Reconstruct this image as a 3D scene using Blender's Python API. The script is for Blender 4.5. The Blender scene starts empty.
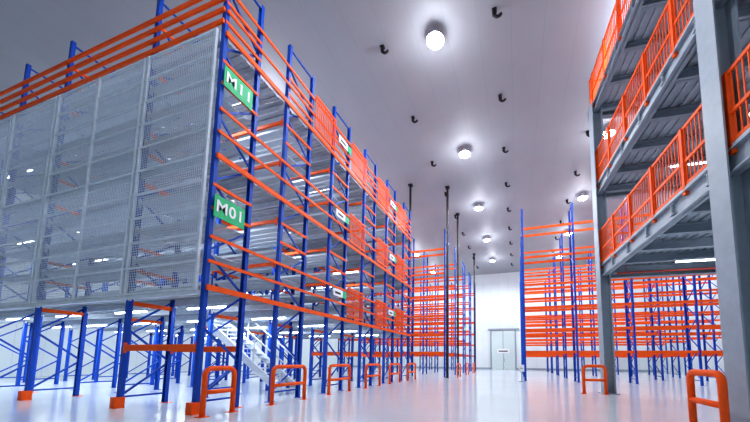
import bpy, math, random
from mathutils import Vector, Matrix
random.seed(3)
S = bpy.context.scene
S.view_settings.view_transform = 'Standard'
try: S.view_settings.look = 'Medium High Contrast'
except Exception as e: print(e)
S.view_settings.exposure = 0.22

# ---------------- materials ----------------
def mat(name, col, rough=0.5, metal=0.0, var=0.06, scale=6.0, bump=0.0, emit=None, es=0.0, spec=0.5):
    m = bpy.data.materials.new(name); m.use_nodes = True
    nt = m.node_tree; b = nt.nodes['Principled BSDF']
    tc = nt.nodes.new('ShaderNodeTexCoord')
    n = nt.nodes.new('ShaderNodeTexNoise'); n.inputs['Scale'].default_value = scale
    n.inputs['Detail'].default_value = 3
    nt.links.new(tc.outputs['Object'], n.inputs['Vector'])
    r = nt.nodes.new('ShaderNodeValToRGB')
    r.color_ramp.elements[0].position = 0.3; r.color_ramp.elements[1].position = 0.7
    r.color_ramp.elements[0].color = (*[c*(1-var) for c in col], 1)
    r.color_ramp.elements[1].color = (*[min(1, c*(1+var)) for c in col], 1)
    nt.links.new(n.outputs['Fac'], r.inputs['Fac'])
    nt.links.new(r.outputs['Color'], b.inputs['Base Color'])
    b.inputs['Roughness'].default_value = rough
    b.inputs['Metallic'].default_value = metal
    b.inputs['Specular IOR Level'].default_value = spec
    if bump:
        bp = nt.nodes.new('ShaderNodeBump'); bp.inputs['Strength'].default_value = bump
        nt.links.new(n.outputs['Fac'], bp.inputs['Height']); nt.links.new(bp.outputs['Normal'], b.inputs['Normal'])
    if emit:
        b.inputs['Emission Color'].default_value = (*emit, 1); b.inputs['Emission Strength'].default_value = es
    return m

def seam_mat(name, col, seamcol, w, h, rough, mortar=0.01, rot=0.0, spec=0.5, axis='XY', var=0.03):
    m = bpy.data.materials.new(name); m.use_nodes = True
    nt = m.node_tree; b = nt.nodes['Principled BSDF']
    tc = nt.nodes.new('ShaderNodeTexCoord')
    sep = nt.nodes.new('ShaderNodeSeparateXYZ'); cmb = nt.nodes.new('ShaderNodeCombineXYZ')
    nt.links.new(tc.outputs['Object'], sep.inputs[0])
    nt.links.new(sep.outputs[axis[0]], cmb.inputs[0]); nt.links.new(sep.outputs[axis[1]], cmb.inputs[1])
    br = nt.nodes.new('ShaderNodeTexBrick'); br.offset = 0.0
    br.inputs['Scale'].default_value = 1
    br.inputs['Brick Width'].default_value = w; br.inputs['Row Height'].default_value = h
    br.inputs['Mortar Size'].default_value = mortar; br.inputs['Mortar Smooth'].default_value = 0.3
    br.inputs['Color1'].default_value = (*col, 1)
    br.inputs['Color2'].default_value = (*[c*(1-var) for c in col], 1)
    br.inputs['Mortar'].default_value = (*seamcol, 1)
    nt.links.new(cmb.outputs[0], br.inputs['Vector'])
    n = nt.nodes.new('ShaderNodeTexNoise'); n.inputs['Scale'].default_value = 0.6; n.inputs['Detail'].default_value = 6
    nt.links.new(tc.outputs['Object'], n.inputs['Vector'])
    mr = nt.nodes.new('ShaderNodeMapRange'); mr.inputs['To Min'].default_value = 0.92; mr.inputs['To Max'].default_value = 1.06
    nt.links.new(n.outputs['Fac'], mr.inputs['Value'])
    vm = nt.nodes.new('ShaderNodeVectorMath'); vm.operation = 'SCALE'
    nt.links.new(br.outputs['Color'], vm.inputs[0]); nt.links.new(mr.outputs[0], vm.inputs['Scale'])
    nt.links.new(vm.outputs[0], b.inputs['Base Color'])
    b.inputs['Roughness'].default_value = rough; b.inputs['Specular IOR Level'].default_value = spec
    return m

BLUE = mat('rack_blue_paint', (0.005, 0.068, 0.44), 0.45, spec=.3)
ORANGE = mat('orange_paint', (0.92, 0.115, 0.012), 0.5, spec=.2)
GREY = mat('grey_steel_paint', (0.33, 0.38, 0.44), 0.45)
GALV = mat('galvanised_steel', (0.58, 0.63, 0.70), 0.45, 0.15)
DECK = mat('galvanised_deck', (0.40, 0.44, 0.50), 0.5, 0.1, var=0.12, scale=3)
MESHW = mat('galvanised_wire', (0.72, 0.78, 0.86), 0.4, 0.1)
GREEN = mat('sign_green', (0.0, 0.46, 0.17), 0.5)
WHITE = mat('sign_white', (0.85, 0.87, 0.9), 0.5)
BLACK = mat('black_pipe', (0.012, 0.012, 0.015), 0.5)
REDP = mat('red_pipe', (0.5, 0.05, 0.03), 0.5)
LAMPB = mat('lamp_housing', (0.7, 0.7, 0.74), 0.5)
LAMP = mat('lamp_glass', (1, 1, 1), 0.3, emit=(0.88, 0.94, 1.0), es=60)
TUBE = mat('fluorescent_tube_glass', (1, 1, 1), 0.3, emit=(0.85, 0.93, 1.0), es=9)
FLOOR = seam_mat('polished_concrete', (0.68, 0.75, 0.80), (0.57, 0.63, 0.68), 6.0, 6.0, 0.15, 0.012, spec=.6)
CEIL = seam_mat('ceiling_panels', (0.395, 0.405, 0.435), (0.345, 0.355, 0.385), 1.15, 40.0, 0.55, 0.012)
WALLY = seam_mat('insulated_wall_panels_y', (0.76, 0.84, 0.85), (0.60, 0.67, 0.69), 1.15, 30.0, 0.5, 0.012, axis='XZ')
WALLX = seam_mat('insulated_wall_panels_x', (0.76, 0.84, 0.85), (0.60, 0.67, 0.69), 1.15, 30.0, 0.5, 0.012, axis='YZ')
DOOR = mat('door_panel', (0.64, 0.75, 0.73), 0.4)

# ---------------- mesh builder ----------------
class MB:
    def __init__(s): s.v=[]; s.f=[]; s.mi=[]; s.mats=[]
    def m(s, mt):
        if mt not in s.mats: s.mats.append(mt)
        return s.mats.index(mt)
    def box(s, x0,y0,z0,x1,y1,z1, mt):
        b=len(s.v); i=s.m(mt)
        if x0>x1: x0,x1=x1,x0
        if y0>y1: y0,y1=y1,y0
        s.v += [(x0,y0,z0),(x1,y0,z0),(x1,y1,z0),(x0,y1,z0),(x0,y0,z1),(x1,y0,z1),(x1,y1,z1),(x0,y1,z1)]
        for f in ((0,3,2,1),(4,5,6,7),(0,1,5,4),(1,2,6,5),(2,3,7,6),(3,0,4,7)):
            s.f.append(tuple(b+k for k in f)); s.mi.append(i)
    def bar(s, p, q, w, h, mt):
        p=Vector(p); q=Vector(q); d=(q-p).normalized()
        up=Vector((0,0,1)) if abs(d.z)<0.95 else Vector((1,0,0))
        a=d.cross(up).normalized()*w/2; c=a.cross(d).normalized()*h/2
        b=len(s.v); i=s.m(mt)
        for e in (p,q):
            for k in (-a-c, a-c, a+c, -a+c): s.v.append(tuple(e+k))
        for f in ((0,1,2,3),(7,6,5,4),(0,4,5,1),(1,5,6,2),(2,6,7,3),(3,7,4,0)):
            s.f.append(tuple(b+k for k in f)); s.mi.append(i)
    def sweep(s, pts, r, mt, n=8):
        pts=[Vector(p) for p in pts]; b=len(s.v); i=s.m(mt)
        d0=(pts[1]-pts[0]).normalized()
        ref=Vector((0,0,1)) if abs(d0.z)<0.9 else Vector((1,0,0))
        nrm=d0.cross(ref).normalized()
        for k,p in enumerate(pts):
            if k==0: t=d0
            elif k==len(pts)-1: t=(pts[k]-pts[k-1]).normalized()
            else: t=((pts[k+1]-p).normalized()+(p-pts[k-1]).normalized()).normalized()
            nrm=(nrm-t*nrm.dot(t)).normalized(); bi=t.cross(nrm)
            for j in range(n):
                a=2*math.pi*j/n
                s.v.append(tuple(p+nrm*math.cos(a)*r+bi*math.sin(a)*r))
        for k in range(len(pts)-1):
            for j in range(n):
                s.f.append((b+k*n+j,b+k*n+(j+1)%n,b+(k+1)*n+(j+1)%n,b+(k+1)*n+j)); s.mi.append(i)
        s.f.append(tuple(b+j for j in range(n))[::-1]); s.mi.append(i)
        e=b+(len(pts)-1)*n
        s.f.append(tuple(e+j for j in range(n))); s.mi.append(i)
    def lathe(s, c, prof, mt, n=20, mts=None):
        b=len(s.v)
        for (r,z) in prof:
            for j in range(n):
                a=2*math.pi*j/n; s.v.append((c[0]+r*math.cos(a),c[1]+r*math.sin(a),c[2]+z))
        for k in range(len(prof)-1):
            i=s.m(mts[k] if mts else mt)
            for j in range(n):
                s.f.append((b+k*n+j,b+k*n+(j+1)%n,b+(k+1)*n+(j+1)%n,b+(k+1)*n+j)); s.mi.append(i)
    def obj(s, name, parent=None):
        me=bpy.data.meshes.new(name); me.from_pydata(s.v,[],s.f)
        for mt in s.mats: me.materials.append(mt)
        me.polygons.foreach_set('material_index', s.mi); me.update()
        o=bpy.data.objects.new(name, me); S.collection.objects.link(o)
        if parent: o.parent=parent
        return o
def empty(name, loc=(0,0,0)):
    e=bpy.data.objects.new(name,None); e.location=loc; S.collection.objects.link(e); e.empty_display_size=0.3
    return e

# ---------------- room ----------------
XL,XR,YF,YB,H = -27.0, 16.0, -6.0, 42.0, 13.3
def shell(name, b, mt):
    m=MB(); m.box(*b, mt); return m.obj(name)
shell('floor', (XL,YF,-0.2,XR,YB,0), FLOOR)
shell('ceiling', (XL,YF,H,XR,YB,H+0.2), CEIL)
shell('wall_left', (XL-0.2,YF,0,XL,YB,H), WALLX)
shell('wall_right', (XR,YF,0,XR+0.2,YB,H), WALLX)
shell('wall_back', (XL,YB,0,XR,YB+0.2,H), WALLY)
shell('wall_front', (XL,YF-0.2,0,XR,YF,H), WALLY)
m=MB(); m.box(XL,YB-0.06,0,XR,YB,0.25,GREY); m.obj('baseboard_back')
# sliding cold-store door in the back wall
m=MB(); Y0=YB-.07
m.box(-3.4,Y0-0.10,0,-0.4,Y0-0.03,5.2,DOOR)
m.box(-3.6,Y0-0.12,0,-3.4,Y0,5.35,GREY); m.box(-0.4,Y0-0.12,0,-0.2,Y0,5.35,GREY)
m.box(-3.9,Y0-0.14,5.35,0.2,Y0,5.55,GREY)
m.box(-1.94,Y0-0.11,0,-1.86,Y0-0.10,5.2,GREY)
m.box(-1.8,Y0-0.16,1.0,-1.74,Y0-0.10,1.5,GREY)
m.box(-2.7,Y0-0.12,2.2,-1.1,Y0-0.11,2.8,WHITE); m.box(-2.5,Y0-0.13,2.4,-1.3,Y0-0.12,2.55,BLACK)
m.obj('door_1')

# ---------------- racks ----------------
def frame(m, x, y0, y1, h, w=0.10, feet=False, step=0.62):
    """upright frame: two channel posts with zig-zag bracing in the YZ plane"""
    for y,sg in ((y0,1),(y1,-1)):
        m.box(x-w/2,y-.012,0,x+w/2,y+.012,h,BLUE)
        m.box(x-w/2,y+sg*.012,0,x-w/2+.012,y+sg*.075,h,BLUE)
        m.box(x+w/2-.012,y+sg*.012,0,x+w/2,y+sg*.075,h,BLUE)
        m.box(x-.10,y-.09,0,x+.10,y+.09,.012,ORANGE if feet else BLUE)
        if feet and sg==1:
            m.box(x-.085,y-.10,.012,x+.085,y-.02,.25,ORANGE)
            m.box(x+.06,y-.02,.012,x+.085,y+.085,.25,ORANGE)
            m.box(x-.085,y-.02,.012,x-.06,y+.085,.25,ORANGE)
    z=0.25; k=0
    m.bar((x,y0,z),(x,y1,z),.04,.04,BLUE)
    while z+step*1.3<h:
        z2=z+step*1.3
        a,b=(y0,y1) if k%2==0 else (y1,y0)
        m.bar((x,a,z),(x,b,z2),.035,.045,BLUE)
        z=z2; k+=1
    m.bar((x,y0,h-.1),(x,y1,h-.1),.04,.04,BLUE)
def xbeam(m,x0,x1,y,z,mt=None,hh=.13):
    mt=mt or ORANGE
    m.box(x0+.065,y-.025,z-hh/2,x1-.065,y+.025,z+hh/2,mt)
    m.box(x0+.05,y-.03,z-.12,x0+.065,y+.03,z+.12,mt); m.box(x1-.065,y-.03,z-.12,x1-.05,y+.03,z+.12,mt)
def ybeam(m,x,y0,y1,z,mt=None,hh=.12,w=.045):
    mt=mt or ORANGE
    m.box(x-w/2,y0,z-hh/2,x+w/2,y1,z+hh/2,mt)

def pallet_rack(xs, y0, y1, h, levels, name='pallet_rack'):
    m=MB(); xs=sorted(xs)
    for i,x in enumerate(xs): frame(m,x,y0,y1,h)
    for a,b in zip(xs[:-1],xs[1:]):
        for z in levels:
            xbeam(m,a,b,y0,z); xbeam(m,a,b,y1,z)
    return m.obj(name)
LV=[1.7,3.0,4.3,5.7,7.4,9.2]
for k,y in enumerate([20.5,24.2,28.0,31.8,35.5]):
    pallet_rack([-4.9-2.75*i for i in range(5)], y,y+1.1, 10.7, LV)
for k,y in enumerate([18.7,23.0,27.5,32.0,36.5]):
    pallet_rack([0.4+2.8*i for i in range(6)], y,y+1.1, 10.5, LV)

# ---------------- left rack-supported mezzanine ----------------
mz=empty('rack_supported_mezzanine',(0,0,0))
XS=[-6.4,-8.8,-12.6,-15.0,-18.8,-21.2]
YR=[(4.6,5.6),(6.6,7.7),(8.9,10.0),(11.3,12.4),(13.7,14.8),(16.1,17.2)]
TOP=10.6
m=MB()
for j,(a,b) in enumerate(YR):
    for x in XS: frame(m,x,a,b,TOP,w=.11,feet=(j==0))
m.obj('uprights',mz)
FL=[2.7,5.7,8.7]
m=MB()
XE=-21.4
for z in FL:
    y=4.68
    while y<17.15:
        m.box(XE,y,z,-6.47,y+.27,z+.035,DECK)
        m.box(XE,y+.12,z-.03,-6.47,y+.15,z,DECK)
        y+=.30
m.obj('decking',mz)
m=MB()
XA=sorted(XS)
for z in FL:
    for (a,b) in YR:
        for y in (a,b):
            for x0,x1 in zip(XA[:-1],XA[1:]): xbeam(m,x0,x1,y,z-.09,GALV,.16)
m.obj('floor_beams',mz)
m=MB()
for (a,b) in YR:
    for base in FL[:2]:
        for dz in (.75,1.5,2.2):
            for x0,x1 in zip(XA[:-1],XA[1:]):
                if x0<-16: continue
                for y in (a,b): xbeam(m,x0,x1,y,base+dz,GALV,.07)
                for j in range(4):
                    yy=a+.04+j*(b-a-.08)/4
                    m.box(x0+.06,yy+.02,base+dz,x1-.06,yy+(b-a-.08)/4-.02,base+dz+.02,GALV)
m.obj('shelves',mz)
m=MB()
for (a,b) in YR[:1]:
    for x0,x1 in ((-8.8,-6.4),):
        xbeam(m,x0,x1,a,1.38,None,.14); xbeam(m,x0,x1,b,1.38,None,.14)
for (a,b) in YR[3:]:
    xbeam(m,-8.8,-6.4,a,1.38,None,.12)
xs=-6.36
ys=[4.6,5.6,6.6,7.7,8.9,10.0,11.3,12.4,13.7,14.8,16.1,17.2]
for z in FL:
    ybeam(m,xs+.06,4.6,17.2,z-.03,None,.12)
    for k,(a,b) in enumerate(zip(ys[:-1],ys[1:])):
        for dz in (.55,1.1): ybeam(m,xs+.05,a,b,z+dz,None,.07,.035)
        if k%2==0:
            ybeam(m,xs+.0,a,b,z+1.75 if z<8 else z+.3,None,.07)
            ybeam(m,xs+.0,a,b,z+2.3 if z<8 else z+.8,None,.07)
for x in (-8.8,-12.6):
    for z in FL:
        for (a,b) in YR[:]:
            ybeam(m,x,a,b,z-.25,None,.10); ybeam(m,x,a,b,z+1.1,None,.07); ybeam(m,x,a,b,z+.55,None,.07)
for (a,b) in YR[1:]:
    for z in FL[:2]:
        for dz in (1.1,2.35):
            xbeam(m,-8.8,-6.4,a-.06,z+dz,None,.09)
for z in (8.95,9.25,9.55,9.85):
    m.box(XE,4.53,z-.05,-6.35,4.575,z+.05,ORANGE)
    m.box(XE,17.22,z-.05,-6.35,17.26,z+.05,ORANGE)
m.obj('orange_beams_and_rails',mz)
m=MB()
for k,(a,b) in enumerate(((7.75,8.85),(10.05,11.25),(12.45,13.65),(14.85,16.05))):
    for z in FL:
        if k==0 and z<8: continue
        x=xs+.10
        m.box(x-.02,a,z+.08,x+.02,b,z+.14,ORANGE); m.box(x-.02,a,z+1.2,x+.02,b,z+1.26,ORANGE)
        y=a
        while y<=b:
            m.box(x-.008,y-.018,z+.08,x+.008,y+.018,z+1.26,ORANGE); y+=.10
m.obj('gate_panels',mz)
m=MB()
z0,z1=2.62,8.68; yf=4.50
n=int((-6.45-XE)/.06)
for i in range(n+1):
    x=XE+i*(-6.45-XE)/n; m.box(x-.0045,yf-.004,z0,x+.0045,yf+.004,z1,MESHW)
n=int((z1-z0)/.06)
for i in range(n+1):
    z=z0+i*(z1-z0)/n; m.box(XE,yf-.012,z-.0045,-6.45,yf-.004,z+.0045,MESHW)
m.obj('safety_mesh_wires',mz)
m=MB()
vx=[-6.47,-8.72,-8.88,-10.7,-12.52,-12.68,-14.92,-15.08,-17.0,-18.8,-21.3]
for x in vx: m.box(x-.03,yf-.035,z0-.03,x+.03,yf+.015,z1+.03,MESHW)
for i in range(11):
    z=z0+i*(z1-z0)/10
    m.box(XE,yf-.028,z-.022,-6.45,yf+.008,z+.022,MESHW)
m.box(XE,yf-.03,2.50,-6.40,yf+.04,2.585,GALV)
m.obj('safety_mesh_frames',mz)
# staircase under the mezzanine
m=MB()
sx0,sx1,sy=-7.2,-10.9,8.3
N=15
for yy in (sy-.42,sy+.42):
    m.bar((sx0,yy,.08),(sx1,yy,2.62),.05,.24,GALV)
    m.bar((sx0,yy,1.05),(sx1,yy,3.55),.04,.04,GALV)
    for i in (0.02,.33,.66,.97):
        xx=sx0+(sx1-sx0)*i; zz=.08+2.54*i
        m.box(xx-.02,yy-.02,zz,xx+.02,yy+.02,zz+.97,GALV)
for i in range(N):
    t=(i+.5)/N; xx=sx0+(sx1-sx0)*t; zz=.08+2.54*t
    m.box(xx-.14,sy-.4,zz-.015,xx+.14,sy+.4,zz+.015,GALV)
m.obj('staircase',mz)

fl=MB()
def batten(m,x0,x1,y,z):
    m.box(x0,y-.05,z,x1,y+.05,z+.06,GALV)
    m.sweep([(x0+.03,y,z-.025),(x1-.03,y,z-.025)],.022,TUBE,8)
for z in FL:
    for y in (6.1,8.3,10.65,13.05,15.45):
        for x in (-8.3,-11.5,-14.7,-17.9,-20.5):
            batten(fl,x-.75,x+.75,y,z-.12)
fl.obj('fluorescent_battens',mz)
def area(name,loc,sx,sy,p,col=(0.85,0.92,1.0),rot=(0,0,0)):
    l=bpy.data.lights.new(name,'AREA'); l.shape='RECTANGLE'; l.size=sx; l.size_y=sy; l.energy=p; l.color=col
    o=bpy.data.objects.new(name,l); o.location=loc; o.rotation_euler=rot; S.collection.objects.link(o); return o
for z in FL:
    for y in (6.1,8.3,13.05):
        for x in (-9.5,-14.5,-19.5):
            a=area('batten_light',(x,y,z-.2),4.0,.3,62); a.parent=mz

# ---------------- signs ----------------
def sign_board(text, y0,y1,zc,hgt,x, size):
    m=MB()
    m.box(x,y0,zc-hgt/2,x+.02,y1,zc+hgt/2,GREEN)
    m.box(x-.06,y0+.1,zc-.03,x,y0+.14,zc+.03,GALV); m.box(x-.06,y1-.14,zc-.03,x,y1-.1,zc+.03,GALV)
    o=m.obj('zone_sign')
    c=bpy.data.curves.new('sign_text','FONT'); c.body=text; c.size=size; c.extrude=.003; c.offset=.007; c.space_character=1.1
    c.align_x='CENTER'; c.align_y='CENTER'; c.materials.append(WHITE)
    t=bpy.data.objects.new('lettering',c); t.location=(x+.024,(y0+y1)/2,zc); t.rotation_euler=(math.pi/2,0,math.pi/2)
    S.collection.objects.link(t); t.parent=o
sign_board('M01',4.60,5.36,4.5,.50,-6.28,.37)
sign_board('M11',4.60,5.36,7.6,.50,-6.28,.37)
for (a,b) in (YR[2],YR[4]):
    m=MB()
    for z in (3.55,6.5,9.4):
        m.box(-6.24,a+.15,z-.1,-6.225,b-.35,z+.16,WHITE)
        m.box(-6.224,a+.25,z-.02,-6.22,b-.5,z+.06,BLACK)
        m.box(-6.24,b-.32,z-.1,-6.225,b-.1,z+.16,GREEN)
        m.box(-6.345,a+.3,z-.02,-6.24,a+.34,z+.02,GALV)
    m.obj('bay_label_plates',mz)
for y in (20.5,24.2,28.0):
    m=MB(); m.box(-4.84,y+.2,4.0,-4.82,y+.8,4.4,GREEN); m.box(-4.82,y+.3,4.12,-4.815,y+.7,4.28,WHITE)
    m.box(-4.86,y+.48,4.1,-4.84,y+.52,4.3,GALV); m.obj('aisle_label')

# ---------------- guard hoops ----------------
def hoop(p,q,h=.93,r=.042,name='guard_hoop'):
    p=Vector(p); q=Vector(q); d=(q-p).normalized(); rc=.14
    pts=[p.copy(), p+Vector((0,0,h-rc))]
    for k in range(1,6):
        a=math.pi/2*k/6; pts.append(p+Vector((0,0,h-rc))+d*rc*(1-math.cos(a))+Vector((0,0,rc*math.sin(a))))
    pts.append(p+d*rc+Vector((0,0,h)))
    pts.append(q-d*rc+Vector((0,0,h)))
    for k in range(1,6):
        a=math.pi/2*k/6; pts.append(q-d*rc+Vector((0,0,h-rc))+d*rc*math.sin(a)+Vector((0,0,rc*math.cos(a))))
    pts += [q+Vector((0,0,h-rc)), q.copy()]
    m=MB(); m.sweep(pts,r,ORANGE,12)
    m.sweep([p+Vector((0,0,h*.5)),q+Vector((0,0,h*.5))],r*.9,ORANGE,10)
    for c in (p,q): m.box(c.x-.09,c.y-.09,0,c.x+.09,c.y+.09,.012,ORANGE)
    o=m.obj(name)
    for f in o.data.polygons: f.use_smooth=len(f.vertices)==4
    return o
for a,b in ((4.45,5.1),(6.2,7.4),(8.6,9.85),(11.1,12.4),(13.5,14.8),(16.0,17.3)):
    hoop((-5.95,a,0),(-5.95,b,0),h=.95,r=.05)
for y in (20.5,24.2,28.0): hoop((-4.0,y,0),(-4.0,y+1.1,0))
hoop((3.0,5.85,0),(3.0,6.75,0),h=.98,r=.058)
hoop((2.25,12.2,0),(2.95,12.2,0),h=1.0,r=.055)

# ---------------- right steel mezzanine (slightly out of square with the racks) ----------------
ang=math.radians(4.0); PV=Vector((3.4,6.3,0))
sm=empty('steel_mezzanine'); Rz=Matrix.Rotation(ang,4,'Z')
sm.matrix_world=Matrix.Translation(PV)@Rz@Matrix.Translation(-PV)
def hcol(m,x,y,h,w=.36,d=.46):
    m.box(x,y,0.03,x+.03,y+d,h,GREY); m.box(x+w-.03,y,0.03,x+w,y+d,h,GREY)
    m.box(x+.03,y+d/2-.015,0.03,x+w-.03,y+d/2+.015,h,GREY)
    m.box(x-.08,y-.08,0,x+w+.08,y+d+.08,.03,GREY)
X0=3.4
m=MB()
DZ=[(4.36,4.78),(7.6,8.0),(11.05,11.4)]
for x in (X0,8.4,13.0):
    for y in (6.05,12.4,-1.0):
        hcol(m,x,y,11.4)
m.obj('columns',sm)
m=MB()
def ibeam_y(m,x,y0,y1,z0,z1,w=.2):
    m.box(x-w/2,y0,z0,x+w/2,y1,z0+.03,GREY); m.box(x-w/2,y0,z1-.03,x+w/2,y1,z1,GREY); m.box(x-.012,y0,z0,x+.012,y1,z1,GREY)
def ibeam_x(m,y,x0,x1,z0,z1,w=.15):
    m.box(x0,y-w/2,z0,x1,y+w/2,z0+.025,GREY); m.box(x0,y-w/2,z1-.025,x1,y+w/2,z1,GREY); m.box(x0,y-.01,z0,x1,y+.01,z1,GREY)
YE=12.95
for (a,b) in DZ:
    for x in (X0+.18,8.58,13.18): ibeam_y(m,x,-3,YE,a,b)
    y=-2.9
    while y<YE:
        ibeam_x(m,y,X0+.1,13.2,a+.12,b-.04); y+=1.2
    ibeam_x(m,YE,X0,13.3,a+.005,b-.005,.2)
m.obj('deck_beams',sm)
m=MB()
for (a,b) in DZ:
    m.box(X0+.1,-3,b+.022,13.3,YE,b+.06,DECK)
    x=X0+.35
    while x<13.0:
        m.box(x,-2.98,b-.02,x+.12,YE-.12,b+.02,DECK); x+=.24
m.obj('decking',sm)
m=MB()
for (a,b) in DZ:
    x=X0+.14; h=1.35
    for z in (b+.12,b+.62,b+h):
        m.box(x-.02,-3,z-.035,x+.02,YE,z+.035,ORANGE)
        m.box(X0+.1,YE-.02,z-.03,13.3,YE+.02,z+.03,ORANGE)
    y=-3
    while y<YE:
        m.box(x-.045,y-.045,b-.1,x+.045,y+.045,b+h+.03,ORANGE); y+=1.3
    y=-3
    while y<YE:
        m.box(x-.009,y-.011,b+.1,x+.009,y+.011,b+h,ORANGE); y+=.12
    xx=X0+.14
    while xx<13.3:
        m.box(xx-.03,YE-.03,b,xx+.03,YE+.03,b+h,ORANGE); xx+=1.5
m.obj('guard_railing',sm)
m=MB()
m.sweep([(3.7,11.7,4.22),(13.0,11.7,4.22)],.03,REDP,8)
for x in (4,7,10,12.6): m.box(x-.01,11.69,4.24,x+.01,11.71,4.5,REDP)
m.obj('sprinkler_pipe',sm)
m=MB()
for (a,b) in DZ:
    for y in (2.5,6,9.3,11.3):
        for x in (6,10.5): batten(m,x-.75,x+.75,y,a+.05)
m.obj('fluorescent_battens',sm)
for (a,b) in DZ:
    for y in (4.0,10.0):
        o=area('batten_light',(8,y,a-.05),4,.3,60); o.parent=sm

# ---------------- ceiling lamps ----------------
def highbay(x,y,e=560,g=80):
    m=MB(); z=H-.003
    m.lathe((x,y,z),[(.01,0),(.12,0),(.12,-.12),(.20,-.2),(.30,-.3),(.34,-.34),(.31,-.34)],LAMPB)
    m.lathe((x,y,z),[(.31,-.34),(.2,-.40),(.001,-.42)],LAMP)
    o=m.obj('high_bay_lamp')
    l=bpy.data.lights.new('bulb','SPOT'); l.energy=e; l.color=(0.88,0.94,1.0); l.shadow_soft_size=.2
    l.spot_size=math.radians(172); l.spot_blend=.35
    p=bpy.data.objects.new('bulb',l); p.location=(x,y,z-.6); S.collection.objects.link(p); p.parent=o
    # added point light: brightens ceiling round the fitting, in place of lens halo
    l=bpy.data.lights.new('glow','POINT'); l.energy=g; l.color=(0.9,0.93,1.0); l.shadow_soft_size=.35
    p=bpy.data.objects.new('glow',l); p.location=(x,y,z-.95); S.collection.objects.link(p); p.parent=o
L0,LS=9.7,6.45
for k in range(-1,5): highbay(-2.7,L0+LS*k)
for k in range(0,5): highbay(4.7,L0+.6+LS*k)
for y in (10.0,16.6,23.3,31.0,38.0):
    highbay(-10.7,y)
for y in (10.0,23.3,36.0):
    highbay(-19,y)
for y in (16.6,25,34): highbay(12.0,y)

def hook(x,y):
    m=MB(); z=H-.003
    m.box(x-.08,y-.08,z-.03,x+.08,y+.08,z,BLACK)
    m.sweep([(x,y,z-.02),(x,y,z-.2)],.075,BLACK,8)
    pts=[(x,y,z-.16)]+[(x+.12-.12*math.cos(a),y,z-.18-.11*math.sin(a)) for a in [math.pi*k/8 for k in range(0,8)]]
    m.sweep(pts,.05,BLACK,8)
    m.obj('ceiling_hook')
for x in (-4.8,-.55,3.75):
    y=9.6
    while y<40: hook(x,y); y+=3.55
for (x,y) in ((-6.9,18.6),(-4.5,19.6),(-4.55,23.6),(-4.55,33.4)):
    m=MB(); m.sweep([(x,y,.003),(x,y,H-.003)],.08,BLACK,10); m.box(x-.14,y-.14,.003,x+.14,y+.14,.02,BLACK); m.box(x-.14,y-.14,H-.1,x+.14,y+.14,H-.003,BLACK); m.obj('black_drop_pipe')

m=MB()
m.box(0.0,17.9,0,0.35,18.2,.03,GREY); m.sweep([(.17,18.05,.03),(.17,18.05,.9)],.02,GREY,8)
m.box(0.02,18.02,.55,.32,18.04,.95,WHITE); m.box(.07,18.01,.72,.27,18.02,.78,GREY)
m.obj('notice_stand')

# ---------------- world & camera ----------------
w=bpy.data.worlds.new('world'); S.world=w; w.use_nodes=True
w.node_tree.nodes['Background'].inputs[0].default_value=(.6,.7,.8,1); w.node_tree.nodes['Background'].inputs[1].default_value=.3
cam=bpy.data.cameras.new('camera'); co=bpy.data.objects.new('camera',cam); S.collection.objects.link(co); S.camera=co
f=300.0; cam.sensor_width=36; cam.lens=36*f/750
cam.shift_x=-(424-375)/750; cam.shift_y=(332-211)/750
cam.clip_end=200; cam.clip_start=.05
yaw=math.radians(17.4); pitch=math.radians(5.4); roll=math.radians(0.5)
R=Matrix.Rotation(yaw,4,'Z')@Matrix.Rotation(math.pi/2+pitch,4,'X')@Matrix.Rotation(roll,4,'Z')
co.matrix_world=Matrix.Translation((0,0,1.15))@R
